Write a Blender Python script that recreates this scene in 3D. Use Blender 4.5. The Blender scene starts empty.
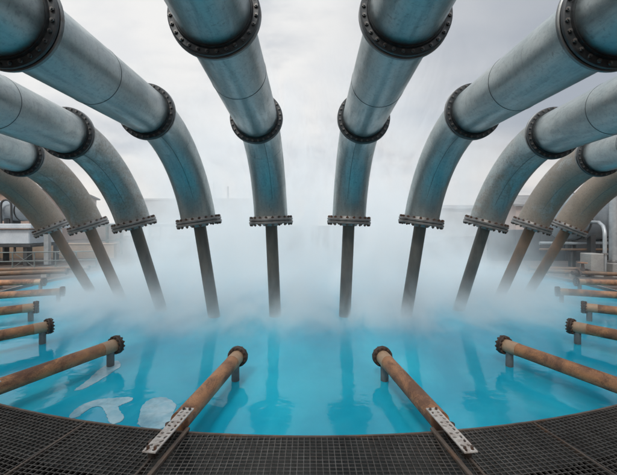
import bpy, bmesh, math, random
from mathutils import Vector, Matrix
random.seed(7)
SC = bpy.context.scene
COL = SC.collection
R_ = math.radians

# ------------------------------------------------------------------ materials
class NT:
    """small helper to write node graphs"""
    def __init__(s, tree):
        s.t = tree; s.n = tree.nodes; s.l = tree.links
    def node(s, typ, **kw):
        n = s.n.new(typ)
        for k, v in kw.items(): setattr(n, k, v)
        return n
    def put(s, sock, v):
        if isinstance(v, bpy.types.NodeSocket): s.l.new(v, sock)
        elif isinstance(v, (tuple, list)) and len(v) == 3 and sock.type == 'RGBA': sock.default_value = (*v, 1)
        else: sock.default_value = v
    def m(s, op, a, b=None, c=None, clamp=False):
        n = s.node('ShaderNodeMath', operation=op, use_clamp=clamp)
        s.put(n.inputs[0], a)
        if b is not None: s.put(n.inputs[1], b)
        if c is not None: s.put(n.inputs[2], c)
        return n.outputs[0]
    def ramp(s, v, lo, hi, a=0., b=1., smooth=True):
        n = s.node('ShaderNodeMapRange', interpolation_type='SMOOTHSTEP' if smooth else 'LINEAR')
        s.put(n.inputs[0], v); s.put(n.inputs[1], lo); s.put(n.inputs[2], hi); s.put(n.inputs[3], a); s.put(n.inputs[4], b)
        return n.outputs[0]
    def noise(s, vec, scale, detail=4, rough=.55, dist=0., dims='3D'):
        n = s.node('ShaderNodeTexNoise', noise_dimensions=dims)
        if vec is not None: s.l.new(vec, n.inputs['Vector'])
        n.inputs['Scale'].default_value = scale; n.inputs['Detail'].default_value = detail
        n.inputs['Roughness'].default_value = rough; n.inputs['Distortion'].default_value = dist
        return n.outputs[0]
    def mapping(s, vec, scale=(1, 1, 1), loc=(0, 0, 0)):
        n = s.node('ShaderNodeMapping'); s.l.new(vec, n.inputs[0])
        n.inputs['Location'].default_value = loc; n.inputs['Scale'].default_value = scale
        return n.outputs[0]
    def mix(s, f, a, b, blend='MIX'):
        n = s.node('ShaderNodeMix', data_type='RGBA', blend_type=blend)
        s.put(n.inputs[0], f); s.put(n.inputs[6], a); s.put(n.inputs[7], b)
        return n.outputs[2]
    def bump(s, h, strength=.2, dist=.01):
        n = s.node('ShaderNodeBump'); s.l.new(h, n.inputs['Height'])
        n.inputs['Strength'].default_value = strength; n.inputs['Distance'].default_value = dist
        return n.outputs[0]

def new_mat(name):
    m = bpy.data.materials.new(name); m.use_nodes = True
    t = NT(m.node_tree)
    p = m.node_tree.nodes['Principled BSDF']
    return m, t, p

def mat_mottled(name, c1, c2, metal=0., rough=.6, scale=3., rust=None, rust_amt=.5, bump=.12, stretch=(1, 1, 1), c3=None, spec=.5, fine=1.):
    """two toned weathered surface, finer speckle, patches of a third colour"""
    m, t, p = new_mat(name)
    co = t.node('ShaderNodeTexCoord').outputs['Object']
    v = t.mapping(co, stretch)
    n1 = t.noise(v, scale, 6, .6, .3)
    n2 = t.noise(co, scale * 14 * fine, 4, .65)
    n3 = t.noise(v, scale * .6, 7, .68, .6)
    col = t.mix(t.ramp(n1, .35, .65), c1, c2)
    col = t.mix(t.m('MULTIPLY', t.ramp(n2, .45, .75), .35), col, tuple(x * .55 for x in c2))
    met = metal; ro = t.ramp(n1, .3, .7, rough - .07, rough + .1)
    if rust:
        f = t.ramp(t.m('ADD', t.m('MULTIPLY', n3, .8), t.m('MULTIPLY', n2, .2)), .62 - .25 * rust_amt, .78 - .25 * rust_amt)
        f = t.m('MULTIPLY', f, min(1., .55 + rust_amt * .5))
        col = t.mix(f, col, rust)
        met = t.m('MULTIPLY', t.m('SUBTRACT', 1., f), metal)
        ro = t.m('ADD', ro, t.m('MULTIPLY', f, .25), clamp=True)
    t.put(p.inputs['Base Color'], col); t.put(p.inputs['Metallic'], met); t.put(p.inputs['Roughness'], ro)
    p.inputs['Specular IOR Level'].default_value = spec
    b = t.bump(t.m('ADD', t.m('MULTIPLY', n1, .6), t.m('MULTIPLY', n2, .4)), bump, .012)
    t.l.new(b, p.inputs['Normal'])
    return m

def mat_pipe(name, tan):
    """dull galvanised steel; tan = how much ochre weathering covers it"""
    m, t, p = new_mat(name)
    co = t.node('ShaderNodeTexCoord').outputs['Object']
    n1 = t.noise(co, 1.3, 6, .6, .4)
    n2 = t.noise(co, 26., 5, .7)
    n3 = t.noise(t.mapping(co, (2.2, .8, 1.4)), 1.6, 8, .7, .8)
    n4 = t.noise(t.mapping(co, (9, 1.1, 1.1)), 2.4, 5, .65, .2)
    n5 = t.noise(co, 75., 3, .7)
    col = t.mix(t.ramp(n1, .35, .65), (.31, .365, .37), (.40, .435, .43))
    col = t.mix(t.ramp(n4, .45, .75, 0, .5), col, (.20, .235, .24))
    col = t.mix(t.ramp(n2, .47, .7, 0, .55), col, (.21, .235, .235))
    col = t.mix(t.ramp(n5, .5, .68, 0, .4), col, (.42, .44, .43))
    w = t.m('ADD', t.m('MULTIPLY', n3, .72), t.m('MULTIPLY', n2, .28))
    f = t.m('MULTIPLY', t.ramp(w, .68 - .42 * tan, .92 - .42 * tan), .2 + .55 * tan)
    ochre = t.mix(t.ramp(n1, .35, .65), (.265, .19, .13), (.20, .145, .10))
    ochre = t.mix(t.ramp(n2, .48, .7, 0, .65), ochre, (.11, .085, .065))
    ochre = t.mix(t.ramp(n5, .5, .68, 0, .4), ochre, (.36, .32, .27))
    col = t.mix(f, col, ochre)
    # thin drip streaks and small chips
    n6 = t.noise(t.mapping(co, (11, 11, .7)), 2.1, 4, .6, .15)
    col = t.mix(t.ramp(n6, .60, .74, 0, .38), col, (.13, .115, .095))
    n7 = t.noise(co, 11., 7, .78, .5)
    col = t.mix(t.ramp(n7, .66, .71, 0, .35), col, (.17, .125, .09))
    t.put(p.inputs['Base Color'], col)
    t.put(p.inputs['Metallic'], t.m('MULTIPLY', t.m('SUBTRACT', 1., t.m('MULTIPLY', f, .75)), .85))
    t.put(p.inputs['Roughness'], t.m('ADD', t.ramp(n4, .3, .7, .31, .46), t.m('MULTIPLY', f, .2)))
    t.l.new(t.bump(t.m('ADD', t.m('ADD', n1, t.m('MULTIPLY', n2, .15)), t.m('MULTIPLY', n5, .05)), .12, .02), p.inputs['Normal'])
    return m

M = {}
M['pipe'] = mat_pipe('galvanised_steel', .12)
M['elbow_a'] = mat_pipe('galvanised_elbow', .25)
M['elbow_b'] = mat_pipe('weathered_elbow', .66)
M['elbow_c'] = mat_pipe('ochre_elbow', .95)
M['elbow_d'] = mat_pipe('dusty_elbow', 1.15)
M['dark_flange'] = mat_mottled('dark_flange_steel', (.05, .055, .058), (.08, .083, .085), .55, .5, 6, (.09, .06, .045), .3)
M['rim'] = mat_mottled('flange_rim_steel', (.16, .17, .175), (.22, .225, .22), .75, .42, 6, (.12, .08, .055), .2)
M['grey_flange'] = mat_mottled('grey_flange_steel', (.17, .165, .16), (.25, .24, .23), .65, .45, 7, (.16, .1, .065), .35)
M['bolt'] = mat_mottled('bolt_steel', (.09, .09, .09), (.2, .2, .195), .8, .45, 20, (.14, .07, .04), .4)
M['bolt_rust'] = mat_mottled('rusty_bolt_steel', (.10, .075, .06), (.05, .045, .042), .4, .6, 20, (.14, .06, .03), .6)
M['seam'] = mat_mottled('weld_bead', (.12, .135, .14), (.17, .185, .19), .6, .5, 18)
M['down'] = mat_mottled('downpipe_steel', (.075, .075, .07), (.13, .12, .105), .5, .5, 5, (.12, .075, .045), .45, .2, (1, 1, .35))
M['down_rust'] = mat_mottled('rusty_downpipe', (.16, .105, .07), (.12, .085, .06), .2, .6, 5, (.2, .11, .06), .6, .2, (1, 1, .35))
M['rust_pipe'] = mat_mottled('rusty_orange_pipe', (.43, .20, .085), (.27, .13, .07), .08, .5, 6, (.11, .055, .035), .72, .45, (1, .5, 1))
M['rust_pipe_pale'] = mat_mottled('pale_rusty_pipe', (.42, .28, .18), (.33, .2, .12), .08, .55, 4, (.2, .10, .06), .35, .25)
M['rust_dark'] = mat_mottled('rusty_dark_collar', (.07, .045, .035), (.045, .035, .03), .4, .55, 14, (.16, .07, .035), .45, .3)
M['plate'] = mat_mottled('white_painted_plate', (.54, .51, .48), (.42, .39, .36), 0, .6, 9, (.15, .085, .055), .6, .2)
M['grate'] = mat_mottled('grating_steel', (.13, .12, .11), (.075, .068, .062), .4, .55, 5, (.10, .065, .045), .3, .15)
M['grate_rim'] = mat_mottled('grating_rim_steel', (.16, .125, .10), (.10, .08, .07), .3, .55, 6, (.17, .09, .05), .5, .2)
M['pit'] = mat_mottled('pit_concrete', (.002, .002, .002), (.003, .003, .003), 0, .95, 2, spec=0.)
M['concrete'] = mat_mottled('concrete', (.30, .29, .27), (.22, .21, .2), 0, .85, 1.4, (.14, .11, .085), .3, .4)
M['ground'] = mat_mottled('brown_ground', (.115, .085, .068), (.075, .06, .052), 0, .9, .5, (.16, .11, .08), .4, .6)
M['pool_wall'] = mat_mottled('pool_wall_concrete', (.16, .17, .17), (.1, .115, .12), 0, .7, 2, (.09, .07, .05), .4, .3)
M['tank'] = mat_mottled('grey_tank_paint', (.25, .28, .30), (.19, .215, .235), .1, .45, 1.6, (.14, .10, .075), .25, .1)
M['white_panel'] = mat_mottled('white_panel_paint', (.58, .62, .65), (.48, .53, .57), 0, .5, 1.8, (.25, .2, .16), .15, .1)
M['dark_steel'] = mat_mottled('dark_structural_steel', (.04, .043, .047), (.065, .065, .065), .3, .6, 3, (.1, .06, .04), .3)
M['rail'] = mat_mottled('grey_green_railing', (.17, .20, .19), (.13, .15, .145), .2, .5, 5, (.13, .08, .05), .3)
M['tan_wall'] = mat_mottled('tan_plaster', (.42, .30, .21), (.34, .25, .18), 0, .85, .8, (.2, .15, .11), .3, .3)
M['pink_wall'] = mat_mottled('pinkish_brick_wall', (.42, .31, .26), (.34, .25, .21), 0, .85, .4, (.24, .18, .15), .3, .3)
M['pale_wall'] = mat_mottled('pale_cladding', (.5, .48, .46), (.42, .41, .40), .1, .6, .25, (.3, .26, .22), .2, .2)
M['roof'] = mat_mottled('grey_roof_sheet', (.25, .24, .235), (.19, .185, .18), .2, .6, .5, (.2, .14, .1), .3)
M['light_steel'] = mat_mottled('light_steel_pipe', (.42, .44, .45), (.33, .35, .36), .6, .4, 4, (.15, .1, .07), .2)
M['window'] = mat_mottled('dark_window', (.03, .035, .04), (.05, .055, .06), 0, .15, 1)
M['refl'] = None

def water_material():
    m, t, p = new_mat('turquoise_water')
    co = t.node('ShaderNodeTexCoord').outputs['Object']
    n = t.noise(co, .28, 4, .55, .8)
    n2 = t.noise(t.mapping(co, (1, .45, 1)), 1.3, 5, .6, .6)
    col = t.mix(t.ramp(n, .35, .68), (.006, .305, .46), (.022, .455, .61))
    col = t.mix(t.ramp(n2, .45, .72, 0, .35), col, (.05, .55, .69))
    t.put(p.inputs['Base Color'], col)
    p.inputs['Roughness'].default_value = .07; p.inputs['IOR'].default_value = 1.33
    w1 = t.noise(t.mapping(co, (1.2, 1.8, 1)), 2.2, 3, .5, .3)
    w2 = t.noise(co, 9., 3, .5)
    h = t.m('ADD', w1, t.m('MULTIPLY', w2, .18))
    t.l.new(t.bump(h, .085, .06), p.inputs['Normal'])
    return m
M['water'] = water_material()

def reflection_material():
    m, t, p = new_mat('pale_reflection')  # sky reflected in the water, put into the colour of these sheets
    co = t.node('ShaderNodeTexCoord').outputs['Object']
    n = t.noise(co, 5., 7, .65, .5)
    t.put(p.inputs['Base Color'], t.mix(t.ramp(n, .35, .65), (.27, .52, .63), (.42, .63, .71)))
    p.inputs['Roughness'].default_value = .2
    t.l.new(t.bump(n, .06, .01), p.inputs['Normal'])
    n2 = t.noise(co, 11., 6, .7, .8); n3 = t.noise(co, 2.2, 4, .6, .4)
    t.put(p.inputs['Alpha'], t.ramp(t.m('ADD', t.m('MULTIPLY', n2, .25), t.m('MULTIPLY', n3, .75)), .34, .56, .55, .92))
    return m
M['refl'] = reflection_material()

# ------------------------------------------------------------------ mesh helpers
class MB:
    def __init__(s): s.v = []; s.f = []
    def add(s, verts, faces):
        o = len(s.v); s.v += [tuple(v) for v in verts]; s.f += [tuple(i + o for i in f) for f in faces]
    def box(s, lo, hi, mat=None):
        x0, y0, z0 = lo; x1, y1, z1 = hi
        vs = [Vector(p) for p in ((x0,y0,z0),(x1,y0,z0),(x1,y1,z0),(x0,y1,z0),(x0,y0,z1),(x1,y0,z1),(x1,y1,z1),(x0,y1,z1))]
        if mat is not None: vs = [mat @ v for v in vs]
        s.add(vs, [(0,3,2,1),(4,5,6,7),(0,1,5,4),(1,2,6,5),(2,3,7,6),(3,0,4,7)])
    def bar(s, a, b, w, h, up=Vector((0, 0, 1))):
        a = Vector(a); b = Vector(b); d = (b - a).normalized()
        x = d.cross(up)
        if x.length < 1e-4: x = d.cross(Vector((1, 0, 0)))
        x.normalize(); z = x.cross(d)
        q = [-x*w/2 - z*h/2, x*w/2 - z*h/2, x*w/2 + z*h/2, -x*w/2 + z*h/2]
        s.add([a + k for k in q] + [b + k for k in q], [(0,1,2,3),(7,6,5,4),(0,4,5,1),(1,5,6,2),(2,6,7,3),(3,7,4,0)])
    def tube(s, pts, r, n=24, caps=True):
        """sweep a circle along points with parallel transport; r a number or a list"""
        pts = [Vector(p) for p in pts]; N = len(pts)
        tang = [((pts[min(i+1, N-1)] - pts[max(i-1, 0)]).normalized()) for i in range(N)]
        t0 = tang[0]; u = t0.cross(Vector((0, 0, 1)))
        if u.length < .05: u = t0.cross(Vector((1, 0, 0)))
        u.normalize(); o = len(s.v)
        for i in range(N):
            if i:
                q = tang[i-1].rotation_difference(tang[i]); u = q @ u
            w = tang[i].cross(u).normalized(); rr = r[i] if isinstance(r, (list, tuple)) else r
            for k in range(n):
                a = 2*math.pi*k/n
                s.v.append(tuple(pts[i] + (u*math.cos(a) + w*math.sin(a))*rr))
        for i in range(N-1):
            for k in range(n):
                k2 = (k+1) % n
                s.f.append((o+i*n+k, o+i*n+k2, o+(i+1)*n+k2, o+(i+1)*n+k))
        if caps:
            s.f.append(tuple(o+k for k in range(n))[::-1]); s.f.append(tuple(o+(N-1)*n+k for k in range(n)))
    def lathe(s, prof, n=48, closed=True):
        """profile [(radius, z)] about local z"""
        o = len(s.v); P = len(prof)
        for r, z in prof:
            for k in range(n):
                a = 2*math.pi*k/n; s.v.append((r*math.cos(a), r*math.sin(a), z))
        for i in range(P if closed else P-1):
            j = (i+1) % P
            for k in range(n):
                k2 = (k+1) % n
                s.f.append((o+i*n+k, o+i*n+k2, o+j*n+k2, o+j*n+k))
    def mesh(s, name, mat, smooth=True, angle=35, bevel=0):
        me = bpy.data.meshes.new(name); me.from_pydata(s.v, [], s.f); me.update()
        bm = bmesh.new(); bm.from_mesh(me); bmesh.ops.recalc_face_normals(bm, faces=bm.faces)
        if bevel:
            bmesh.ops.bevel(bm, geom=[e for e in bm.edges if len(e.link_faces) == 2 and e.calc_face_angle(0) > .6], offset=bevel, segments=1, affect='EDGES', clamp_overlap=True)
        if smooth:
            for f in bm.faces: f.smooth = True
            for e in bm.edges:
                if len(e.link_faces) == 2 and e.calc_face_angle(0) > math.radians(angle): e.smooth = False
        bm.to_mesh(me); bm.free()
        me.materials.append(mat)
        return me

def link(name, data, parent=None, mw=None):
    o = bpy.data.objects.new(name, data); COL.objects.link(o)
    if parent is not None: o.parent = parent
    if mw is not None: o.matrix_local = mw
    return o
def build(mb, name, mat, parent=None, smooth=True, bevel=0, world=True, angle=35):
    """mb in world coordinates; stored relative to the parent's location"""
    if parent is not None and world:
        off = WLOC[parent.name]
        mb.v = [tuple(Vector(v) - off) for v in mb.v]
    return link(name, mb.mesh(name, mat, smooth, angle, bevel), parent)
WLOC = {}
def tag(o, label, cat, group=None):
    o['label'] = label; o['category'] = cat
    if group: o['group'] = group
    return o
def thing(name, label, cat, loc, group=None):
    o = bpy.data.objects.new(name, None); COL.objects.link(o); o.location = loc
    o.empty_display_size = .2
    WLOC[o.name] = Vector(loc)
    return tag(o, label, cat, group)
def structure(mb, name, mat, smooth=False):
    o = build(mb, name, mat, smooth=smooth); o['kind'] = 'structure'; return o
def frame_z(axis):
    """rotation taking local z to axis"""
    return Vector((0, 0, 1)).rotation_difference(Vector(axis).normalized()).to_matrix().to_4x4()

# ------------------------------------------------------------------ layout
POOL = Vector((0, 12.0, 0)); PR = 9.1; DECK = .25; EYE = 2.0; GZ = .10
def polar(deg, r, z=0.):
    """angle from the near side of the pool, positive to the right"""
    a = R_(deg); return Vector((math.sin(a)*r, POOL.y - math.cos(a)*r, z))

# ------------------------------------------------------------------ ground, pool, water
mb = MB(); n = 128
mb.v.append((0, POOL.y, 0))
rings = [1.5, 3, 4.5, 6, 7.5, 9.112]
for r in rings:
    for k in range(n):
        a = 2*math.pi*k/n; mb.v.append((r*math.sin(a), POOL.y - r*math.cos(a), 0))
for k in range(n): mb.f.append((0, 1+k, 1+(k+1) % n))
for i in range(len(rings)-1):
    for k in range(n):
        mb.f.append((1+i*n+k, 1+(i+1)*n+k, 1+(i+1)*n+(k+1) % n, 1+i*n+(k+1) % n))
structure(mb, 'water', M['water'], smooth=True)

DSPAN = 51.0; DOUT = 15.2
def in_deck(deg): return abs((deg + 180) % 360 - 180) < DSPAN
mb = MB(); step = 3.0; K = int(360/step)
gr = [PR+.0155, 10, 11, 12.5, 14, DOUT+.05, 18, 22, 30, 45, 80, 150, 400, 900]
for r in gr:
    for k in range(K): mb.v.append(tuple(polar(k*step, r, GZ)))
for i in range(len(gr)-1):
    for k in range(K):
        if in_deck((k+.5)*step) and gr[i+1] <= DOUT+.06: continue
        mb.f.append((i*K+k, (i+1)*K+k, (i+1)*K+(k+1) % K, i*K+(k+1) % K))
structure(mb, 'ground', M['ground'])
mb = MB()
for k in range(K):
    a, b = k*step, (k+1)*step
    z1 = DECK-.012 if in_deck((k+.5)*step) else GZ-.004
    rw = PR + .0155
    p = [polar(a, rw, -.6), polar(b, rw, -.6), polar(b, rw, z1), polar(a, rw, z1)]
    mb.add(p, [(0, 1, 2, 3)])
structure(mb, 'pool_wall', M['pool_wall'])
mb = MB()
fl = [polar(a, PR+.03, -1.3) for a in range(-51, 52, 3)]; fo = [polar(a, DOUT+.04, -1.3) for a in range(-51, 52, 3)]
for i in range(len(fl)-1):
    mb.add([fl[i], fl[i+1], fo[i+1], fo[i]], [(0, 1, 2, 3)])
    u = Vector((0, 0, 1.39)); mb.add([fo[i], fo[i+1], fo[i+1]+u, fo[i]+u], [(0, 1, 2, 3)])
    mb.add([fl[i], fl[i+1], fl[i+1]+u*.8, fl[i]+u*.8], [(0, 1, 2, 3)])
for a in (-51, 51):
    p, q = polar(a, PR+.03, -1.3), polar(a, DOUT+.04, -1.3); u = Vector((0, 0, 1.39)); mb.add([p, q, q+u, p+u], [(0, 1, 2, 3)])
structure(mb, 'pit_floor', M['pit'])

# ------------------------------------------------------------------ grating deck: wedge panels
bounds = [-51, -36.5, -21.9, -12.6, -7.3, 7.3, 12.6, 21.9, 36.5, 51]
plab = ['black steel grating panel under the far left rusty pipe bases', 'steel grating panel at the left end of the deck, left of the corner seam',
        'dark grating panel in the bottom left corner of the deck', 'narrow grating wedge left of the white plate on the left',
        'wide middle grating panel between the two white perforated plates', 'narrow grating wedge right of the white plate on the right',
        'dark grating panel in the bottom right corner of the deck', 'steel grating panel at the right end of the deck, right of the corner seam',
        'black steel grating panel under the far right rusty pipe bases']
PITCH = .047; PITCH_U = .039
for i in range(len(bounds)-1):
    a0, a1 = bounds[i], bounds[i+1]; am = (a0+a1)/2; h = R_((a1-a0)/2); gap = .008
    o = polar(am, PR, DECK)
    t = thing('grating_panel', plab[i], 'grating', o, 'grating panels of the deck round the pool')
    ur = polar(am, 1) - POOL; ur.z = 0; ur.normalize(); vr = Vector((-ur.y, ur.x, 0))
    P = lambda u, v, z=0.: POOL + ur*u + vr*v + Vector((0, 0, DECK + z))
    g = MB(); RI = PR + .014; RO = DOUT; th = math.tan(h)
    nv = int(RO*math.sin(h)/PITCH)
    for k in range(-nv, nv+1):
        v = k*PITCH + (PITCH*.25 if i % 2 else 0)
        lo = max(math.sqrt(RI*RI - v*v), (abs(v)+gap)/th if abs(v) > 0 else 0); hi = math.sqrt(RO*RO - v*v)
        if hi - lo > .02: g.bar(P(lo, v, -.008), P(hi, v, -.008), .0062, .016)
    u = RI*math.cos(h)
    while u < RO:
        vm = u*th - gap
        vm = min(vm, math.sqrt(max(RO*RO-u*u, 0)))
        vi = math.sqrt(RI*RI-u*u) if u < RI else 0
        segs = [(-vm, vm)] if vi == 0 else [(-vm, -vi), (vi, vm)]
        for s0, s1 in segs:
            if s1 - s0 > .01: g.bar(P(u, s0, -.0035), P(u, s1, -.0035), .0055, .005)
        u += PITCH_U
    build(g, 'grating', M['grate'], t, smooth=False)
    fr = MB()
    for s in (-1, 1):
        b0 = POOL + (polar(am + s*math.degrees(h), RI) - POOL) + Vector((0, 0, DECK-.02)); b1 = POOL + (polar(am + s*math.degrees(h), RO) - POOL) + Vector((0, 0, DECK-.02))
        off = vr * (-s * .0045); fr.bar(b0+off, b1+off, .007, .046)
    build(fr, 'side_bar', M['grate_rim'], t, smooth=False)
    nn = max(3, int((a1-a0)/1.5))
    for (ra, rb, z0, z1) in ((PR-.006, PR+.013, -.03, .004), (DOUT, DOUT+.03, -.06, .003)):
        fr = MB(); o0 = 0
        for k in range(nn+1):
            a = a0 + .01 + (a1-a0-.02)*k/nn
            fr.v += [tuple(polar(a, ra, DECK+z0)), tuple(polar(a, rb, DECK+z0)), tuple(polar(a, rb, DECK+z1)), tuple(polar(a, ra, DECK+z1))]
        for k in range(nn):
            for j in range(4):
                j2 = (j+1) % 4; fr.f.append((o0+k*4+j, o0+k*4+j2, o0+(k+1)*4+j2, o0+(k+1)*4+j))
        fr.f += [tuple(o0+j for j in range(4)), tuple(o0+nn*4+j for j in range(4))]
        build(fr, 'rim' if ra < DOUT else 'back_bar', M['grate_rim'], t, smooth=False)
# flat bars lying on the seams beside the perforated plates
for s, lab in ((-1, 'long rusty flat bar beside the white plate on the left'), (1, 'long rusty flat bar beside the white plate on the right')):
    mb = MB(); ang = s*6.55
    mb.bar(polar(ang, PR-.02, DECK+.02), polar(ang+s*.35, DOUT-.3, DECK+.02), .032, .024)
    o = build(mb, 'flat_bar', M['grate_rim'], smooth=False, bevel=.003)
    tag(o, lab, 'steel bar', 'flat bars on the grating')

# ------------------------------------------------------------------ big pipes
BR = .36
def hexbolt(name, length, r, mat):
    m = MB()
    for z0, z1, rr in ((-length/2, length/2, r*.62),):
        m.tube([(0, 0, z0-r*.6), (0, 0, z1+r*.6)], rr, 8)
    for z in (-length/2, length/2-r*1.0):
        o = len(m.v)
        for zz in (z, z + r*1.0):
            for k in range(6):
                a = k*math.pi/3; m.v.append((r*1.18*math.cos(a), r*1.18*math.sin(a), zz))
        for k in range(6): m.f.append((o+k, o+(k+1) % 6, o+6+(k+1) % 6, o+6+k))
        m.f += [tuple(o+k for k in range(6)), tuple(o+6+k for k in range(6))]
    return m.mesh(name, mat, smooth=False)
# joint flange (ring pair round the pipe)
FO, FI = .445, .33
me = MB(); me.lathe([(FI, -.06), (.378, -.075), (.385, -.05), (FO-.012, -.05), (FO, -.04), (FO, -.014), (FO-.008, -.006), (FI, -.006)], 64)
FL_DARK = me.mesh('flange', M['dark_flange'], angle=25)
me = MB(); me.lathe([(FI, .006), (FO-.006, .006), (FO+.006, .014), (FO+.006, .04), (FO-.006, .05), (.385, .05), (.378, .075), (FI, .06)], 64)
RIM_DARK = me.mesh('rim_ring', M['rim'], angle=25)
me = MB(); me.lathe([(FI, -.005), (FO-.03, -.005), (FO-.03, .005), (FI, .005)], 64)
GASKET = me.mesh('gasket', M['rust_dark'])
FO = .47
# end flange: collar plate + blind plate with hole for the down pipe
me = MB(); me.lathe([(FI, -.07), (.385, -.10), (.40, -.055), (FO-.006, -.055), (FO, -.047), (FO, -.014), (FO-.006, -.006), (FI, -.006)], 64)
FL_GREY = me.mesh('flange', M['grey_flange'], angle=25)
me = MB(); me.lathe([(.10, .006), (FO-.006, .006), (FO+.004, .014), (FO+.004, .05), (FO-.006, .058), (.2, .058), (.19, .085), (.165, .11), (.10, .11)], 64)
BLIND = me.mesh('blind_plate', M['grey_flange'], angle=25)
BOLT = hexbolt('bolt', .13, .0165, M['bolt'])
BOLT_R = hexbolt('bolt', .175, .025, M['bolt_rust'])
NB = 28
def put_flange(parent, pos, axis, end=False):
    loc = Matrix.Translation(Vector(pos) - WLOC[parent.name]) @ frame_z(axis)
    f = link('flange', FL_GREY if end else FL_DARK, parent, loc)
    link('blind_plate' if end else 'rim_ring', BLIND if end else RIM_DARK, f)
    link('gasket', GASKET, f)
    nb = 20 if end else NB
    for k in range(nb):
        a = 2*math.pi*(k+.5)/nb
        link('bolt', BOLT_R if end else BOLT, f, Matrix.Translation(((.438 if end else .413)*math.cos(a), (.438 if end else .413)*math.sin(a), 0)) @ Matrix.Rotation(random.random(), 4, 'Z'))
    return f

# corner (x, y, z above water), tangent length, outlet direction, run direction  (fitted to one side, mirrored)
PIPES = [
    ((-0.91, 7.57, 3.69), 1.60, (.04, .03), (.004, -.086), 'elbow_a', 'down', (3.40,), (4.6,)),
    ((-2.63, 7.41, 3.84), 1.79, (.14, .06), (-.006, .012), 'elbow_a', 'down', (3.03,), (4.3,)),
    ((-4.36, 7.70, 3.60), 1.64, (.24, .15), (-.089, .006), 'elbow_b', 'down', (2.2,), (4.6,)),
    ((-6.11, 8.63, 3.42), 1.54, (.31, .22), (-.143, -.005), 'elbow_c', 'down_rust', (3.4,), (6.0,)),
    ((-7.64, 9.25, 3.31), 1.54, (.38, .30), (-.118, -.039), 'elbow_d', 'down_rust', (4.4,), (6.6,)),
]
side = {-1: 'left', 1: 'right'}
plabels = ['steel overhead pipe nearest the middle, on the %s of the centre gap',
           'thick steel overhead pipe curving down, second from the middle on the %s',
           'steel overhead pipe with tan weathered elbow, third from the middle on the %s',
           'ochre weathered overhead pipe with rusty thin outlet, fourth from the middle on the %s',
           'dusty brown overhead pipe with rusty outlet, outermost on the %s']
for s in (-1, 1):
    for i, (C, L, nn, dd, em, dm, ups, seams) in enumerate(PIPES):
        C = Vector((-s*C[0], C[1], C[2]))
        nv = Vector((-s*nn[0], nn[1], -1)).normalized(); d = Vector((-s*dd[0], 1, dd[1])).normalized()
        S = C - d*L; E = C + nv*L
        th = d.angle(nv); RR = L/math.tan(th/2); b = (nv - d*nv.dot(d)).normalized()
        arc = lambda u, off=Vector((0, 0, 0)): S + (d*math.sin(u) + b*(1-math.cos(u)))*RR
        tan = lambda u: d*math.cos(u) + b*math.sin(u)
        W = E + nv*((E.z)/-nv.z)
        t = thing('overhead_pipe', plabels[i] % side[s], 'pipe', (W.x, W.y, 0), 'big steel pipes arching down into the pool')
        at_y = lambda y: S + d*((y - S.y)/d.y)
        # straight run, split at the joint flange
        ys = [-7.0] + list(ups) + [None]
        for j in range(len(ys)-1):
            a = at_y(ys[j]); e = S if ys[j+1] is None else at_y(ys[j+1])
            m = MB(); cnt = 10; m.tube([a.lerp(e, q/cnt) for q in range(cnt+1)], BR, 64)
            build(m, 'pipe_run', M['pipe'], t)
        for y in ups: put_flange(t, at_y(y), d)
        put_flange(t, S, d)
        for y in [q + s*.12 for q in seams]:
            p = at_y(y); m = MB(); m.lathe([(BR-.01, -.005), (BR+.003, -.004), (BR+.004, .0), (BR+.003, .004), (BR-.01, .005)], 64)
            link('weld_seam', m.mesh('weld_seam', M['seam']), t, Matrix.Translation(p - WLOC[t.name]) @ frame_z(d))
        m = MB(); cnt = 28; m.tube([arc(th*q/cnt) for q in range(cnt+1)], BR, 64)
        build(m, 'elbow', M[em], t)
        # longitudinal seam of the elbow on its inner face
        m = MB(); pts = []
        lat = d.cross(b)
        for q in range(2, cnt-5):
            u = th*q/cnt; inn = (b*math.cos(u) - d*math.sin(u)); ph = s*.25
            pts.append(arc(u) + (inn*math.cos(ph) + lat*math.sin(ph))*(BR+.001))
        m.tube(pts, .0045, 6); build(m, 'weld_seam', M['seam'], t)
        for fr_ in (.34, .68):
            u = th*fr_; m = MB(); m.lathe([(BR-.01, -.006), (BR+.003, -.004), (BR+.003, .004), (BR-.01, .006)], 64)
            link('mitre_seam', m.mesh('mitre_seam', M[em]), t, Matrix.Translation(arc(u) - WLOC[t.name]) @ frame_z(tan(u)))
        put_flange(t, E, nv, end=True)
        m = MB(); m.tube([E + nv*.02, E.lerp(W, .5), W + nv*.9], .128, 40); build(m, 'downpipe', M[dm], t)

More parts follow.
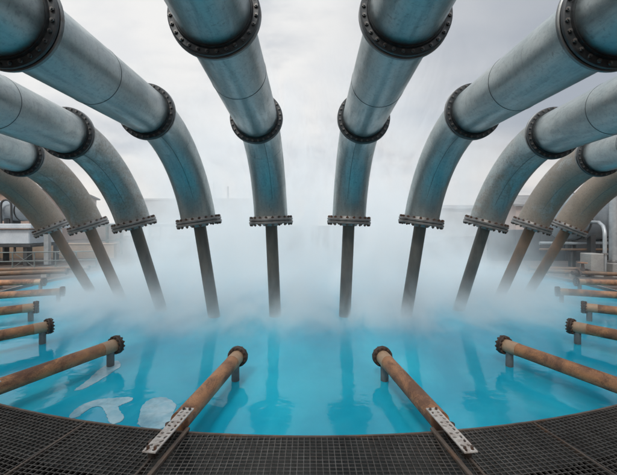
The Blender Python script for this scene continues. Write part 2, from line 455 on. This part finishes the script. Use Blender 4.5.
# ------------------------------------------------------------------ rusty inlet pipes round the pool
me = MB(); me.lathe([(.05, -.028), (.122, -.028), (.13, -.02), (.13, -.004), (.05, -.004)], 40); COLL = me.mesh('collar', M['rust_dark'], angle=25)
me = MB(); me.lathe([(.0, .004), (.126, .004), (.132, .01), (.132, .024), (.124, .032), (.085, .032), (.08, .05), (.0, .052)], 40); CAP = me.mesh('end_cap', M['rust_dark'], angle=25)
SB = hexbolt('bolt', .088, .0145, M['bolt_rust'])
def holed_plate(nx, ny, cell):
    """perforated strip: square cells, most with a round or oval hole"""
    m = MB(); rnd = random.Random(5)
    for ix in range(nx):
        for iy in range(ny):
            cx, cy = (ix-nx/2+.5)*cell, (iy+.5)*cell; q = cell/2
            sq = [(cx-q, cy-q), (cx, cy-q), (cx+q, cy-q), (cx+q, cy), (cx+q, cy+q), (cx, cy+q), (cx-q, cy+q), (cx-q, cy)]
            k = rnd.random()
            if k < .12: m.add([(x, y, 0) for x, y in sq], [tuple(range(8))]); continue
            rx, ry = (.27, .27) if k < .5 else ((.40, .22) if k < .78 else (.2, .42))
            ang0 = rnd.uniform(-.5, .5)
            inn = []
            for j in range(8):
                a = -3*math.pi/4 + j*math.pi/4
                px, py = rx*cell*math.cos(a), ry*cell*math.sin(a)
                inn.append((cx + px*math.cos(ang0) - py*math.sin(ang0), cy + px*math.sin(ang0) + py*math.cos(ang0)))
            m.add([(x, y, 0) for x, y in sq] + [(x, y, 0) for x, y in inn], [(j, (j+1) % 8, 8+(j+1) % 8, 8+j) for j in range(8)])
    m2 = bpy.data.meshes.new('bracket_plate'); m2.from_pydata(m.v, [], m.f)
    bm = bmesh.new(); bm.from_mesh(m2); bmesh.ops.remove_doubles(bm, verts=bm.verts, dist=1e-4)
    bmesh.ops.solidify(bm, geom=bm.faces[:], thickness=.010)
    bm.to_mesh(m2); bm.free(); m2.materials.append(M['plate']); return m2
PLATE = holed_plate(2, 12, .051)
ranks = ['nearest the middle on the %s', 'second from the middle on the %s', 'third from the middle on the %s',
         'fourth from the middle on the %s', 'fifth from the middle on the %s', 'farthest round the pool on the %s']
mats = ['rust_pipe', 'rust_pipe', 'rust_pipe', 'rust_pipe', 'rust_pipe', 'rust_pipe']
for s in (-1, 1):
    for i in range(6):
        ang = s*(7.3 + 14.6*i); r0 = (7.47, 7.5, 7.5, 7.4, 7.06, 8.2)[i]; z = .275
        tip = polar(ang, r0, z)
        out = (polar(ang, 1) - POOL).normalized()
        t = thing('inlet_pipe', 'rusty inlet pipe with dark end collar, ' + ranks[i] % side[s], 'pipe', (tip.x, tip.y, 0), 'rusty inlet pipes reaching over the pool edge')
        zend = DECK + .01 if i > 2 else z
        rend = PR + .02 if i < 3 else 11.5
        if i < 3:
            pts = [polar(ang, r0 + (PR-.10-r0)*q/8, z) for q in range(9)]
        else:
            pts = [polar(ang, r0 + (12.2-r0)*q/12, z + .012*q/12) for q in range(13)]
        m = MB(); m.tube(pts, .086, 40); build(m, 'pipe', M[mats[i]], t)
        m = MB(); m.tube([polar(ang, r0+.02, z), polar(ang, r0+.22, z)], .0895, 40); build(m, 'sleeve', M['rust_pipe_pale'], t)
        mw = Matrix.Translation(tip - WLOC[t.name]) @ frame_z(-out)
        c = link('collar', COLL, t, mw)
        link('end_cap', CAP, c)
        for k in range(12):
            a = 2*math.pi*(k+.5)/12; link('bolt', SB, c, Matrix.Translation((.112*math.cos(a), .112*math.sin(a), .004)))
        m = MB(); p = polar(ang, r0+.085, 0); m.tube([(p.x, p.y, z-.06), (p.x, p.y, z-.1), (p.x, p.y, -.6)], .05, 28); build(m, 'drop_leg', M['pool_wall'], t)
        if i < 3:
            ps = polar(ang, PR-.165, z+.091); X = out.cross(Vector((0, 0, 1))); ps = ps + X*(s*.05)
            rot = Matrix.Rotation(R_(ang), 4, 'Z')
            X = out.cross(Vector((0, 0, 1)))
            mat = Matrix((( -X.x, out.x, 0, 0), (-X.y, out.y, 0, 0), (0, 0, 1, 0), (0, 0, 0, 1)))
            pl = link('bracket_plate', PLATE, t, Matrix.Translation(ps - WLOC[t.name]) @ mat)
            for rr in (PR+.08, PR+.32):
                m = MB(); q = polar(ang, rr, 0); m.tube([(q.x, q.y, DECK-.01), (q.x, q.y, z+.086)], .03, 12)
                build(m, 'stand_off', M['rust_dark'], t)
            for rr, off in ((PR-.13, -.028), (PR-.13, .028), (PR+.41, -.028), (PR+.41, .028)):
                q = polar(ang, rr, z+.097) + X*(off + s*.05); mm = MB(); mm.tube([(q.x, q.y, q.z-.02), (q.x, q.y, q.z+.012)], .011, 6); build(mm, 'plate_bolt', M['bolt_rust'], t, smooth=False)
        else:
            m = MB(); q0 = polar(ang, PR+.35, 0); X = out.cross(Vector((0, 0, 1)))
            m.bar(q0 - X*.17 + Vector((0, 0, GZ+.045)), q0 + X*.17 + Vector((0, 0, GZ+.045)), .12, .09); build(m, 'pipe_saddle', M['concrete'], t, smooth=False, bevel=.01)

# ------------------------------------------------------------------ painted sky reflections, thin pale sheets laid on the water
def refl(poly, label):
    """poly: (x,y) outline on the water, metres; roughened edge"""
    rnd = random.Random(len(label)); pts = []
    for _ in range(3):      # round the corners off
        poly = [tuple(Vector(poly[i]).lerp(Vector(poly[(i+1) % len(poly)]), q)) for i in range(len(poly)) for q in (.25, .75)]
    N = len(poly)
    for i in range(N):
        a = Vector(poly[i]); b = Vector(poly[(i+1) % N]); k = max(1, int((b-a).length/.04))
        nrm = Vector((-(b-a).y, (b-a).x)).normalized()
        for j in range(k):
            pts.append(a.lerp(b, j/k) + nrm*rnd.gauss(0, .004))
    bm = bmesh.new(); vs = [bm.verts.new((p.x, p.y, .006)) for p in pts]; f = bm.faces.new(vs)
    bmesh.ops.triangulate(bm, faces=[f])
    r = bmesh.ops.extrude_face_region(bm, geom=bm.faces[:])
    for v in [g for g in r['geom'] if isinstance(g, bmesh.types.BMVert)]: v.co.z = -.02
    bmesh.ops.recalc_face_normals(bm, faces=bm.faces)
    me = bpy.data.meshes.new('reflection_sheet'); bm.to_mesh(me); bm.free(); me.materials.append(M['refl'])
    o = link('reflection_sheet', me); tag(o, label, 'refl', 'painted sky reflections on the water')
def px(x, y):   # plan position of a spot on the water
    Y = EYE*350/(y-225.); return ((x-310)/350*Y, Y)
refl([px(*p) for p in ((72,391),(84,384),(97,371),(108,364),(118,360),(122,366),(113,372),(104,378),(92,385),(82,390))], 'pale spear shaped foam streak under the second rusty pipe on the left')  # not foam: painted sky reflection on the water
refl([px(*p) for p in ((67,419),(74,410),(86,403),(101,399),(118,398),(132,397),(134,400),(124,404),(117,407),(123,414),(124,421),(113,425),(110,424),(107,416),(102,406),(93,407),(85,412),(77,418))], 'pale curling foam patch at the left edge of the deck')  # not foam: painted sky reflection on the water
refl([px(*p) for p in ((139,416),(143,404),(152,398),(166,397),(178,405),(172,414),(176,424),(160,430),(146,429),(137,425))], 'broad pale foam patch just left of the left white plate')  # not foam: painted sky reflection on the water

# ------------------------------------------------------------------ background, left
BX = -12.6
t = thing('storage_skid', 'white panelled process skid on dark beams behind the left pipes', 'machinery', (-15.5, 17, GZ))
m = MB(); m.box((-20, 16.2, 1.12), (-13.0, 18.4, 1.78)); build(m, 'panel_box', M['white_panel'], t, smooth=False, bevel=.03)
m = MB(); m.box((-20.2, 16.0, 1.84), (-12.75, 18.6, 2.06)); build(m, 'top_slab', M['white_panel'], t, smooth=False, bevel=.02)
m = MB(); m.box((-20.2, 16.02, .98), (-12.8, 18.55, 1.10)); build(m, 'base_beam', M['dark_steel'], t, smooth=False, bevel=.01)
m = MB(); m.box((-18.5, 16.17, 1.42), (-14.6, 16.197, 1.5)); build(m, 'stripe', M['dark_steel'], t, smooth=False)
for x in (-19.4, -17.6, -15.8, -14.6, -13.2):
    for y in (16.3, 18.2):
        m = MB(); m.box((x-.09, y-.09, GZ), (x+.09, y+.09, .978)); build(m, 'leg', M['dark_steel'], t, smooth=False)
for x in (-16.9, -15.3, -14.9, -14.1, -13.6):
    m = MB(); m.tube([(x, 16.12, .975), (x, 16.12, .72)], .05, 10); build(m, 'drain_pipe', M['dark_steel'], t)
t = thing('storage_tank', 'grey horizontal storage tank lying on the white skid at left', 'tank', (-16.8, 17.3, 2.06))
m = MB()
prof = []
for q in range(7):
    a = math.pi/2*q/6; prof.append((.5*math.sin(a), -3.2 - .28*math.cos(a)))
prof += [(.5, -1), (.5, 1)]
for q in range(7):
    a = math.pi/2*(1-q/6); prof.append((.5*math.sin(a), 3.2 + .28*math.cos(a)))
m.lathe([(max(r, .002), z) for r, z in prof], 40, closed=False)
me = m.mesh('tank_shell', M['tank']); link('tank_shell', me, t, Matrix.Translation((0, 0, .64)) @ frame_z((1, 0, 0)))
for x in (-18.9, -16.8, -14.7):
    m = MB(); m.box((x-.12, 16.95, 2.062), (x+.12, 17.65, 2.3)); build(m, 'saddle', M['dark_steel'], t, smooth=False)
for x in (-18.0, -15.4, -14.2):
    m = MB(); m.lathe([(.497, -.03), (.515, -.03), (.515, .03), (.497, .03)], 40); link('band', m.mesh('band', M['dark_steel']), t, Matrix.Translation((x+16.8, 0, .64)) @ frame_z((1, 0, 0)))
m = MB(); pts = [(-14.75, 16.72, 2.07), (-14.75, 16.7, 2.9)]
for q in range(1, 9):
    a = math.pi*q/8; pts.append((-14.5-.25*math.cos(a), 16.7, 2.95+.25*math.sin(a)))
pts += [(-14.25, 16.7, 2.6), (-14.25, 16.72, 2.07)]
m.tube(pts, .045, 12); build(m, 'hoop_pipe', M['dark_steel'], t)

m = MB(); m.box((-26, 20.0, GZ-.02), (-11.2, 20.3, .88)); m.box((-26, 19.96, .882), (-11.16, 20.34, .95))
tag(build(m, 'low_wall', M['tan_wall'], smooth=False, bevel=.01), 'low tan plaster wall below the white skid at left', 'wall')

def railing(a, b, hgt, label, n):
    a = Vector((*a, GZ)); b = Vector((*b, GZ)); up = Vector((0, 0, 1))
    t = thing('railing', label, 'railing', a)
    for k in range(n+1):
        p = a.lerp(b, k/n); m = MB(); m.tube([p, p+up*hgt], .028, 10); build(m, 'post', M['rail'], t)
    for h in (hgt, hgt*.5, .1):
        m = MB(); m.tube([a+up*h, b+up*h], .024, 10); build(m, 'rail', M['rail'], t)
    for k in range(n):
        if k % 2 == 0:
            m = MB(); p, q = a.lerp(b, k/n), a.lerp(b, (k+1)/n); m.tube([p+up*.1, q+up*hgt], .014, 8); m.tube([p+up*hgt+Vector((0,.03,0)), q+up*.1+Vector((0,.03,0))], .014, 8); build(m, 'cross_brace', M['rail'], t)
railing((-15.5, 13.9), (-9.4, 15.4), .75, 'grey green railing with cross braces behind the left rusty pipes', 8)

t = thing('steel_column', 'grey steel column beside the right end of the white skid', 'column', (-12.45, 16.6, GZ))
m = MB(); m.box((-12.56, 16.5, GZ+.03), (-12.34, 16.7, 2.5)); build(m, 'shaft', M['light_steel'], t, smooth=False, bevel=.01)
m = MB(); m.box((-12.7, 16.36, GZ-.01), (-12.2, 16.84, GZ+.03)); build(m, 'base_plate', M['dark_steel'], t, smooth=False)

t = thing('pipe_rack', 'low steel pipe rack half lost in steam behind the left pipes', 'pipe rack', (-10.5, 22, GZ))
for x in (-12.4, -9.8, -7.2):
    for y in (21.4, 23.0):
        m = MB(); m.box((x-.06, y-.06, GZ), (x+.06, y+.06, 2.0)); build(m, 'post', M['rail'], t, smooth=False)
for z in (1.0, 1.9):
    for y in (21.4, 23.0):
        m = MB(); m.box((-12.8, y-.05, z), (-6.8, y+.05, z+.102)); build(m, 'beam', M['rail'], t, smooth=False)
for k in range(3):
    m = MB(); m.tube([(-14, 21.8+k*.45, 2.07), (-6.2, 21.8+k*.45, 2.07)], .07, 20); build(m, 'line_pipe', M['light_steel'], t)

def hall(name, label, x0, x1, y0, y1, h, ridge, wall, roofm, nwin, axis='x'):
    t = thing(name, label, 'building', ((x0+x1)/2, y0, GZ))
    m = MB(); m.box((x0, y0, GZ-.05), (x1, y1, h))
    ym = (y0+y1)/2
    if ridge: m.add([(x0, y0, h), (x0, y1, h), (x0, ym, h+ridge), (x1, y0, h), (x1, y1, h), (x1, ym, h+ridge)], [(0, 1, 2), (3, 5, 4)])
    build(m, 'wall', M[wall], t, smooth=False)
    m = MB(); e = .35
    if ridge:
        for sgn, ye in ((-1, y0-e), (1, y1+e)):
            ze = h - ridge*e/((y1-y0)/2)
            vs = [(x0-e, ye, ze+.02), (x1+e, ye, ze+.02), (x1+e, ym, h+ridge+.02), (x0-e, ym, h+ridge+.02)]
            vs += [(x, y, z+.18) for x, y, z in vs]
            m.add(vs, [(0,1,2,3),(4,5,6,7),(0,1,5,4),(1,2,6,5),(2,3,7,6),(3,0,4,7)])
    else: m.box((x0-.15, y0-.15, h+.002), (x1+.15, y1+.15, h+.3))
    build(m, 'roof', M[roofm], t, smooth=False)
    for k in range(nwin):
        cx = x0 + (x1-x0)*(k+.5)/nwin; w = (x1-x0)/nwin*.28
        m = MB(); m.box((cx-w, y0-.05, h*.5), (cx+w, y0-.003, h*.78)); f = build(m, 'window', M['window'], t, smooth=False)
        m = MB(); 
        for xx in (-w, 0, w): m.box((cx+xx-.06, y0-.09, h*.5-.06), (cx+xx+.06, y0-.052, h*.78+.06))
        for zz in (h*.5-.09, h*.78-.03): m.box((cx-w-.06, y0-.088, zz), (cx+w+.06, y0-.0525, zz+.12))
        build(m, 'window_frame', M['light_steel'], t, smooth=False)
    return t
hall('brick_building', 'pinkish brick building far behind the white skid at left', -58, -30.5, 38, 50, 5.6, 1.2, 'pink_wall', 'roof', 6)
hall('factory_hall', 'long pale factory hall in the mist behind the left pipes', -33, -9, 62, 76, 6.4, 0, 'pale_wall', 'pale_wall', 0)
hall('warehouse', 'long low pale warehouse behind the right pipes', 13, 40, 58, 72, 4.6, 0.9, 'pale_wall', 'roof', 0)
hall('brick_shed', 'pinkish brick shed with pitched roof behind the right elbows', 20.0, 27.5, 34, 41, 3.9, 1.1, 'pink_wall', 'roof', 3)

# stacks and frames on the skyline in the middle
for (x, y, h, r, lab) in ((-16.5, 60, 9.2, .22, 'thin pale chimney in the haze left of the middle gap'), (-13.6, 58, 8.4, .2, 'shorter pale chimney in the haze left of the middle gap')):
    t = thing('chimney', lab, 'chimney', (x, y, GZ), 'pale chimneys on the skyline')
    m = MB(); m.tube([(x, y, GZ), (x, y, h*.5), (x, y, h)], [r, r*.9, r*.8], 20); build(m, 'shaft', M['pale_wall'], t)

# ------------------------------------------------------------------ background, right
t = thing('pressure_tank', 'big grey horizontal tank on dark legs behind the right elbows', 'tank', (14.4, 15.6, GZ))
m = MB(); prof = []
for q in range(8):
    a = math.pi/2*q/7; prof.append((1.02*math.sin(a), -3.3 - .5*math.cos(a)))
prof += [(1.02, 0)]
for q in range(8):
    a = math.pi/2*(1-q/7); prof.append((1.02*math.sin(a), 3.3 + .5*math.cos(a)))
m.lathe([(max(r, .003), z) for r, z in prof], 48, closed=False)
link('tank_shell', m.mesh('tank_shell', M['tank']), t, Matrix.Translation((0, 0, 2.36-GZ)) @ frame_z((1, .1, 0)))
for k in range(6):
    q = -3.0 + k*1.2
    m = MB(); m.lathe([(1.015, -.035), (1.05, -.035), (1.05, .035), (1.015, .035)], 48)
    link('rib', m.mesh('rib', M['dark_steel']), t, Matrix.Translation((0, 0, 2.36-GZ)) @ frame_z((1, .1, 0)) @ Matrix.Translation((0, 0, q)))
for x in (11.9, 13.5, 15.3, 16.9):
    for dy in (-.55, .55):
        y = 15.6 + (x-14.4)*.1 + dy
        m = MB(); m.box((x-.1, y-.1, GZ), (x+.1, y+.1, 1.62)); build(m, 'leg', M['dark_steel'], t, smooth=False)
m = MB(); m.tube([(13.0, 15.4, 3.3), (13.0, 15.4, 3.75)], .22, 20); m.tube([(13.0, 15.4, 3.72), (13.0, 15.4, 3.8)], .3, 20); build(m, 'manhole', M['tank'], t)
m = MB()
for x in (12.15, 12.55): m.tube([(x, 14.22, GZ), (x, 14.22, 3.5)], .022, 8)
for k in range(11): m.tube([(12.15, 14.22, .35+k*.3), (12.55, 14.22, .35+k*.3)], .014, 6)
build(m, 'ladder', M['rail'], t)
for z, r in ((1.22, .07), (.95, .05)):
    m = MB(); m.tube([(9.9, 15.1, z), (11.0, 14.9, z), (18, 15.6, z)], r, 14); build(m, 'feed_line', M['tank'] if r > .06 else M['down_rust'], t)
for x in (10.3, 11.2, 12.9, 14.6):
    m = MB(); m.tube([(x, 14.98, GZ), (x, 14.98, 1.16)], .04, 10); build(m, 'line_post', M['dark_steel'], t)

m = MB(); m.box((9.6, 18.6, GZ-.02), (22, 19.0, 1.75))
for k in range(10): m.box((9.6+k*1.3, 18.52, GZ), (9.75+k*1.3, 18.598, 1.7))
tag(build(m, 'dark_wall', M['window'], smooth=False), 'dark ribbed wall beneath the big right tank', 'wall')

t = thing('vertical_pipe', 'tall light grey vertical pipe at the right edge, on a concrete block', 'pipe', (11.35, 13.1, GZ))
m = MB(); pts = [(11.35, 13.1, .62), (11.35, 13.1, 4.1)]
for q in range(1, 8):
    a = math.pi/2*q/7; pts.append((11.35+.5*(1-math.cos(a)), 13.1, 4.1+.5*math.sin(a)))
pts.append((14, 13.1, 4.6)); m.tube(pts, .135, 28); build(m, 'pipe', M['light_steel'], t)
me = MB(); me.lathe([(.1, 0), (.24, 0), (.24, .05), (.15, .055), (.14, .1), (.1, .1)], 32)
link('base_flange', me.mesh('base_flange', M['grey_flange']), t, Matrix.Translation((0, 0, .60-GZ)))
t = thing('bent_pipe', 'thin bent grey pipe left of the tall vertical pipe', 'pipe', (10.95, 13.0, GZ))
m = MB(); m.tube([(10.95, 13, .12), (10.95, 13, 1.5), (10.96, 13.02, 1.75), (11.02, 13.15, 1.95), (11.15, 13.5, 2.1), (11.3, 14.4, 2.14)], .065, 18); build(m, 'pipe', M['light_steel'], t)
m = MB(); m.tube([(10.95, 13, .9), (10.95, 13, .96)], .11, 18); build(m, 'joint', M['grey_flange'], t)
m = MB(); m.box((11.0, 12.7, GZ-.02), (13.2, 13.8, .598)); tag(build(m, 'concrete_block', M['concrete'], smooth=False, bevel=.02), 'concrete block under the tall vertical pipe at the right', 'block')
m = MB(); m.box((10.25, 12.75, GZ-.02), (10.72, 13.3, .95)); tag(build(m, 'concrete_pillar', M['concrete'], smooth=False, bevel=.02), 'short grey concrete pillar left of the thin bent pipe', 'pillar')
t = thing('gate_valve', 'small rusty gate valve on the ground left of the concrete pillar', 'valve', (9.95, 12.75, GZ))
m = MB(); m.tube([(9.55, 12.75, .26), (10.35, 12.75, .26)], .075, 18); m.tube([(9.72, 12.75, .26), (9.78, 12.75, .26)], .15, 18); m.tube([(10.08, 12.75, .26), (10.14, 12.75, .26)], .15, 18); m.tube([(9.93, 12.75, .26), (9.93, 12.75, .62)], [.09, .04], 14); build(m, 'valve_body', M['rust_dark'], t)
m = MB(); pts = [(9.93+.14*math.cos(a*math.pi/12), 12.75+.14*math.sin(a*math.pi/12), .62) for a in range(25)]; m.tube(pts, .018, 8)
m.tube([(9.79, 12.75, .62), (10.07, 12.75, .62)], .012, 8); m.tube([(9.93, 12.61, .62), (9.93, 12.89, .62)], .012, 8); build(m, 'hand_wheel', M['rust_pipe'], t)
for (p, q, r, lab, lift) in (((8.7, 14.0), (15.5, 12.0), .085, 'rusty ground pipe running to the right behind the inlet pipes', .0),
                       ((8.9, 13.2), (14.5, 10.6), .07, 'thinner rusty ground pipe running to the right edge', .0),
                       ((-9.0, 13.0), (-14.5, 11.2), .085, 'rusty ground pipe running to the left edge behind the inlet pipes', .0),
                       ((-8.9, 14.1), (-15.0, 13.0), .07, 'thinner rusty ground pipe in front of the railing at left', .0)):
    m = MB(); a = Vector((*p, GZ+r+.10)); b = Vector((*q, GZ+r+.10)); m.tube([a.lerp(b, k/8) for k in range(9)], r, 24)
    t = thing('ground_pipe', lab, 'pipe', (a.x, a.y, GZ), 'rusty pipes lying on the ground round the pool'); build(m, 'pipe', M['down_rust'], t)
    d = (b-a).normalized(); m = MB(); m.tube([a-d*.01, a+d*.06], r*1.5, 24); build(m, 'collar', M['rust_dark'], t)
    for f in (.12, .5, .85):
        c = a.lerp(b, f); m = MB(); m.box((c.x-.1, c.y-.1, GZ-.01), (c.x+.1, c.y+.1, c.z-r+.01)); build(m, 'support', M['concrete'], t, smooth=False)

# ------------------------------------------------------------------ steam
def steam():
    m = MB(); lo = Vector((-10, 4.5, .012)); hi = Vector((10, 22, 10))
    m.box(lo, hi)
    mat = bpy.data.materials.new('steam'); mat.use_nodes = True
    t = NT(mat.node_tree)
    for n_ in list(t.n): t.n.remove(n_)
    out = t.node('ShaderNodeOutputMaterial'); v = t.node('ShaderNodeVolumePrincipled')
    t.l.new(v.outputs[0], out.inputs['Volume'])
    pos = t.node('ShaderNodeNewGeometry').outputs['Position']
    sep = t.node('ShaderNodeSeparateXYZ'); t.l.new(pos, sep.inputs[0]); X, Y, Z = sep.outputs
    big = t.noise(t.mapping(pos, (1, .38, .55)), .5, 2, .5, .5)
    med = t.noise(t.mapping(pos, (1, .4, .75), (3, 1, 2)), 1.25, 3, .6, .5)
    nz = t.m('ADD', t.m('MULTIPLY', big, .6), t.m('MULTIPLY', med, .4))
    ax = t.m('ABSOLUTE', X)
    # distance from pool axis
    dy = t.m('SUBTRACT', Y, 12.); rr = t.m('SQRT', t.m('ADD', t.m('MULTIPLY', X, X), t.m('MULTIPLY', dy, dy)))
    # low layer hugging the water
    low = t.m('MULTIPLY', t.m('EXPONENT', t.m('DIVIDE', Z, -.27)), t.m('ADD', t.m('MULTIPLY', t.ramp(Y, 4.6, 7.6), .26), t.ramp(t.m('ADD', Y, t.m('MULTIPLY', t.m('SUBTRACT', med, .5), 1.5)), 6.0, 7.6)))
    low = t.m('MULTIPLY', low, t.ramp(rr, 6.0, 8.2, 1, 0))
    low = t.m('MULTIPLY', t.m('MULTIPLY', low, LOW), t.ramp(med, .35, .65, .35, 1.65))
    # bank rising behind the outlets
    bank = t.m('MULTIPLY', t.ramp(t.m('ADD', Y, t.m('MULTIPLY', nz, 2.5)), 9.4, 13.0), t.ramp(ax, 3.2, 8.6, 1, 0))
    top = t.m('ADD', 2.2, t.m('MULTIPLY', big, 4.2))
    bank = t.m('MULTIPLY', bank, t.ramp(t.m('DIVIDE', Z, top), .25, 1.25, 1, 0))
    bank = t.m('MULTIPLY', t.m('MULTIPLY', bank, BANK), t.ramp(nz, .38, .60, .15, 1.6))
    # torn plumes climbing above the bank
    pl = t.noise(t.mapping(pos, (1, .22, .36), (7.4, 2, 0)), .8, 3, .6, .9)
    plume = t.m('MULTIPLY', t.ramp(pl, .50, .62), t.m('EXPONENT', t.m('DIVIDE', Z, -6.5)))
    plume = t.m('MULTIPLY', plume, t.m('MULTIPLY', t.ramp(Y, 9.6, 12.5), t.ramp(ax, 4.0, 9.0, 1, 0)))
    # fade at the box walls
    edge = t.m('MULTIPLY', t.ramp(Y, 18, 21.8, 1, 0), t.ramp(ax, 8.8, 9.9, 1, 0))
    dens = t.m('MULTIPLY', t.m('ADD', t.m('ADD', low, bank), t.m('MULTIPLY', plume, PLUME)), t.m('MULTIPLY', edge, t.ramp(Z, 6.5, 9.8, 1, 0)))
    t.put(v.inputs['Density'], dens)
    v.inputs['Color'].default_value = (.972, .982, .985, 1); v.inputs['Anisotropy'].default_value = .15
    o = build(m, 'steam', mat, smooth=False); o['kind'] = 'stuff'
    return o
LOW, BANK, PLUME = 2.6, .32, .85
steam()

# ------------------------------------------------------------------ sky, sun
W = bpy.data.worlds.new('World'); SC.world = W; W.use_nodes = True
t = NT(W.node_tree)
for n_ in list(t.n): t.n.remove(n_)
out = t.node('ShaderNodeOutputWorld')
SUN_EL, SUN_AZ = 48, 200      # azimuth clockwise from +Y
sky = t.node('ShaderNodeTexSky', sky_type='NISHITA'); sky.sun_disc = False
sky.sun_elevation = R_(SUN_EL); sky.sun_rotation = R_(SUN_AZ); sky.air_density = 1.2; sky.dust_density = 2.5
bg1 = t.node('ShaderNodeBackground'); t.l.new(sky.outputs[0], bg1.inputs[0]); bg1.inputs[1].default_value = .10
co = t.node('ShaderNodeTexCoord').outputs['Generated']
sp = t.node('ShaderNodeSeparateXYZ'); t.l.new(co, sp.inputs[0])
# clouds on a flat layer: project the direction to a plane so that they stretch toward the horizon
zz = t.m('ADD', t.m('MAXIMUM', sp.outputs[2], 0.), .22)
cv = t.node('ShaderNodeCombineXYZ'); t.put(cv.inputs[0], t.m('DIVIDE', sp.outputs[0], zz)); t.put(cv.inputs[1], t.m('DIVIDE', sp.outputs[1], zz)); cv.inputs[2].default_value = 3.1
c1 = t.noise(cv.outputs[0], .95, 8, .52, .5); c2 = t.noise(t.mapping(cv.outputs[0], (.7, 1, 1), (5.3, 1.7, 0)), 1.6, 8, .55, .4)
cloud = t.mix(t.ramp(c1, .33, .57), (.34, .375, .42), (.61, .607, .60))
cloud = t.mix(t.ramp(c2, .46, .68, 0, .7), cloud, (.33, .36, .405))
# the cloud deck is thicker and darker toward the east (right)
cloud = t.mix(t.ramp(t.m('ADD', sp.outputs[0], t.m('MULTIPLY', c1, .5)), .2, .8, 0, .85), cloud, (.255, .28, .32))
# warm bright strip low over the horizon
cloud = t.mix(t.ramp(t.m('ADD', sp.outputs[2], t.m('MULTIPLY', t.m('SUBTRACT', c2, .5), .3)), .0, .27, .85, 0), cloud, (.68, .63, .585))
bg2 = t.node('ShaderNodeBackground'); t.l.new(cloud, bg2.inputs[0]); t.put(bg2.inputs[1], t.m('MULTIPLY', t.ramp(sp.outputs[2], .5, .92, 1., 2.3), t.ramp(sp.outputs[1], -.5, .2, 1.25, 1.)))
mx = t.node('ShaderNodeMixShader'); t.put(mx.inputs[0], t.ramp(c2, .34, .46, .86, .985)); t.l.new(bg1.outputs[0], mx.inputs[1]); t.l.new(bg2.outputs[0], mx.inputs[2])
t.l.new(mx.outputs[0], out.inputs[0])
sun = bpy.data.lights.new('sun', 'SUN'); sun.energy = 1.0; sun.angle = R_(14); sun.color = (1, .95, .88)
so = bpy.data.objects.new('sun', sun); COL.objects.link(so)
az, el = R_(SUN_AZ), R_(SUN_EL)
dirv = Vector((math.sin(az)*math.cos(el), math.cos(az)*math.cos(el), math.sin(el)))
so.rotation_euler = dirv.to_track_quat('Z', 'Y').to_euler(); so.location = dirv*60

# ------------------------------------------------------------------ camera
cam = bpy.data.cameras.new('camera'); cam.sensor_width = 36; cam.lens = 36*350/617; cam.clip_end = 3000; cam.clip_start = .05
cam.shift_x = -1.5/617; cam.shift_y = -12.5/617
co_ = bpy.data.objects.new('camera', cam); COL.objects.link(co_); co_.location = (0, 0, EYE); co_.rotation_euler = (R_(90), 0, 0)
SC.camera = co_

# ------------------------------------------------------------------ render settings
vs = SC.view_settings; vs.view_transform = 'Standard'; vs.look = 'None'; vs.exposure = .55; vs.gamma = 1; vs.use_curve_mapping = False
cy = SC.cycles
SC.render.engine = 'CYCLES'
cy.use_adaptive_sampling = True; cy.adaptive_threshold = .05; cy.use_denoising = True; cy.denoiser = 'OPENIMAGEDENOISE'
cy.max_bounces = 12; cy.diffuse_bounces = 3; cy.glossy_bounces = 3; cy.transmission_bounces = 2; cy.volume_bounces = 8; cy.transparent_max_bounces = 6
cy.volume_step_rate = .5; cy.volume_max_steps = 128
cy.use_fast_gi = False
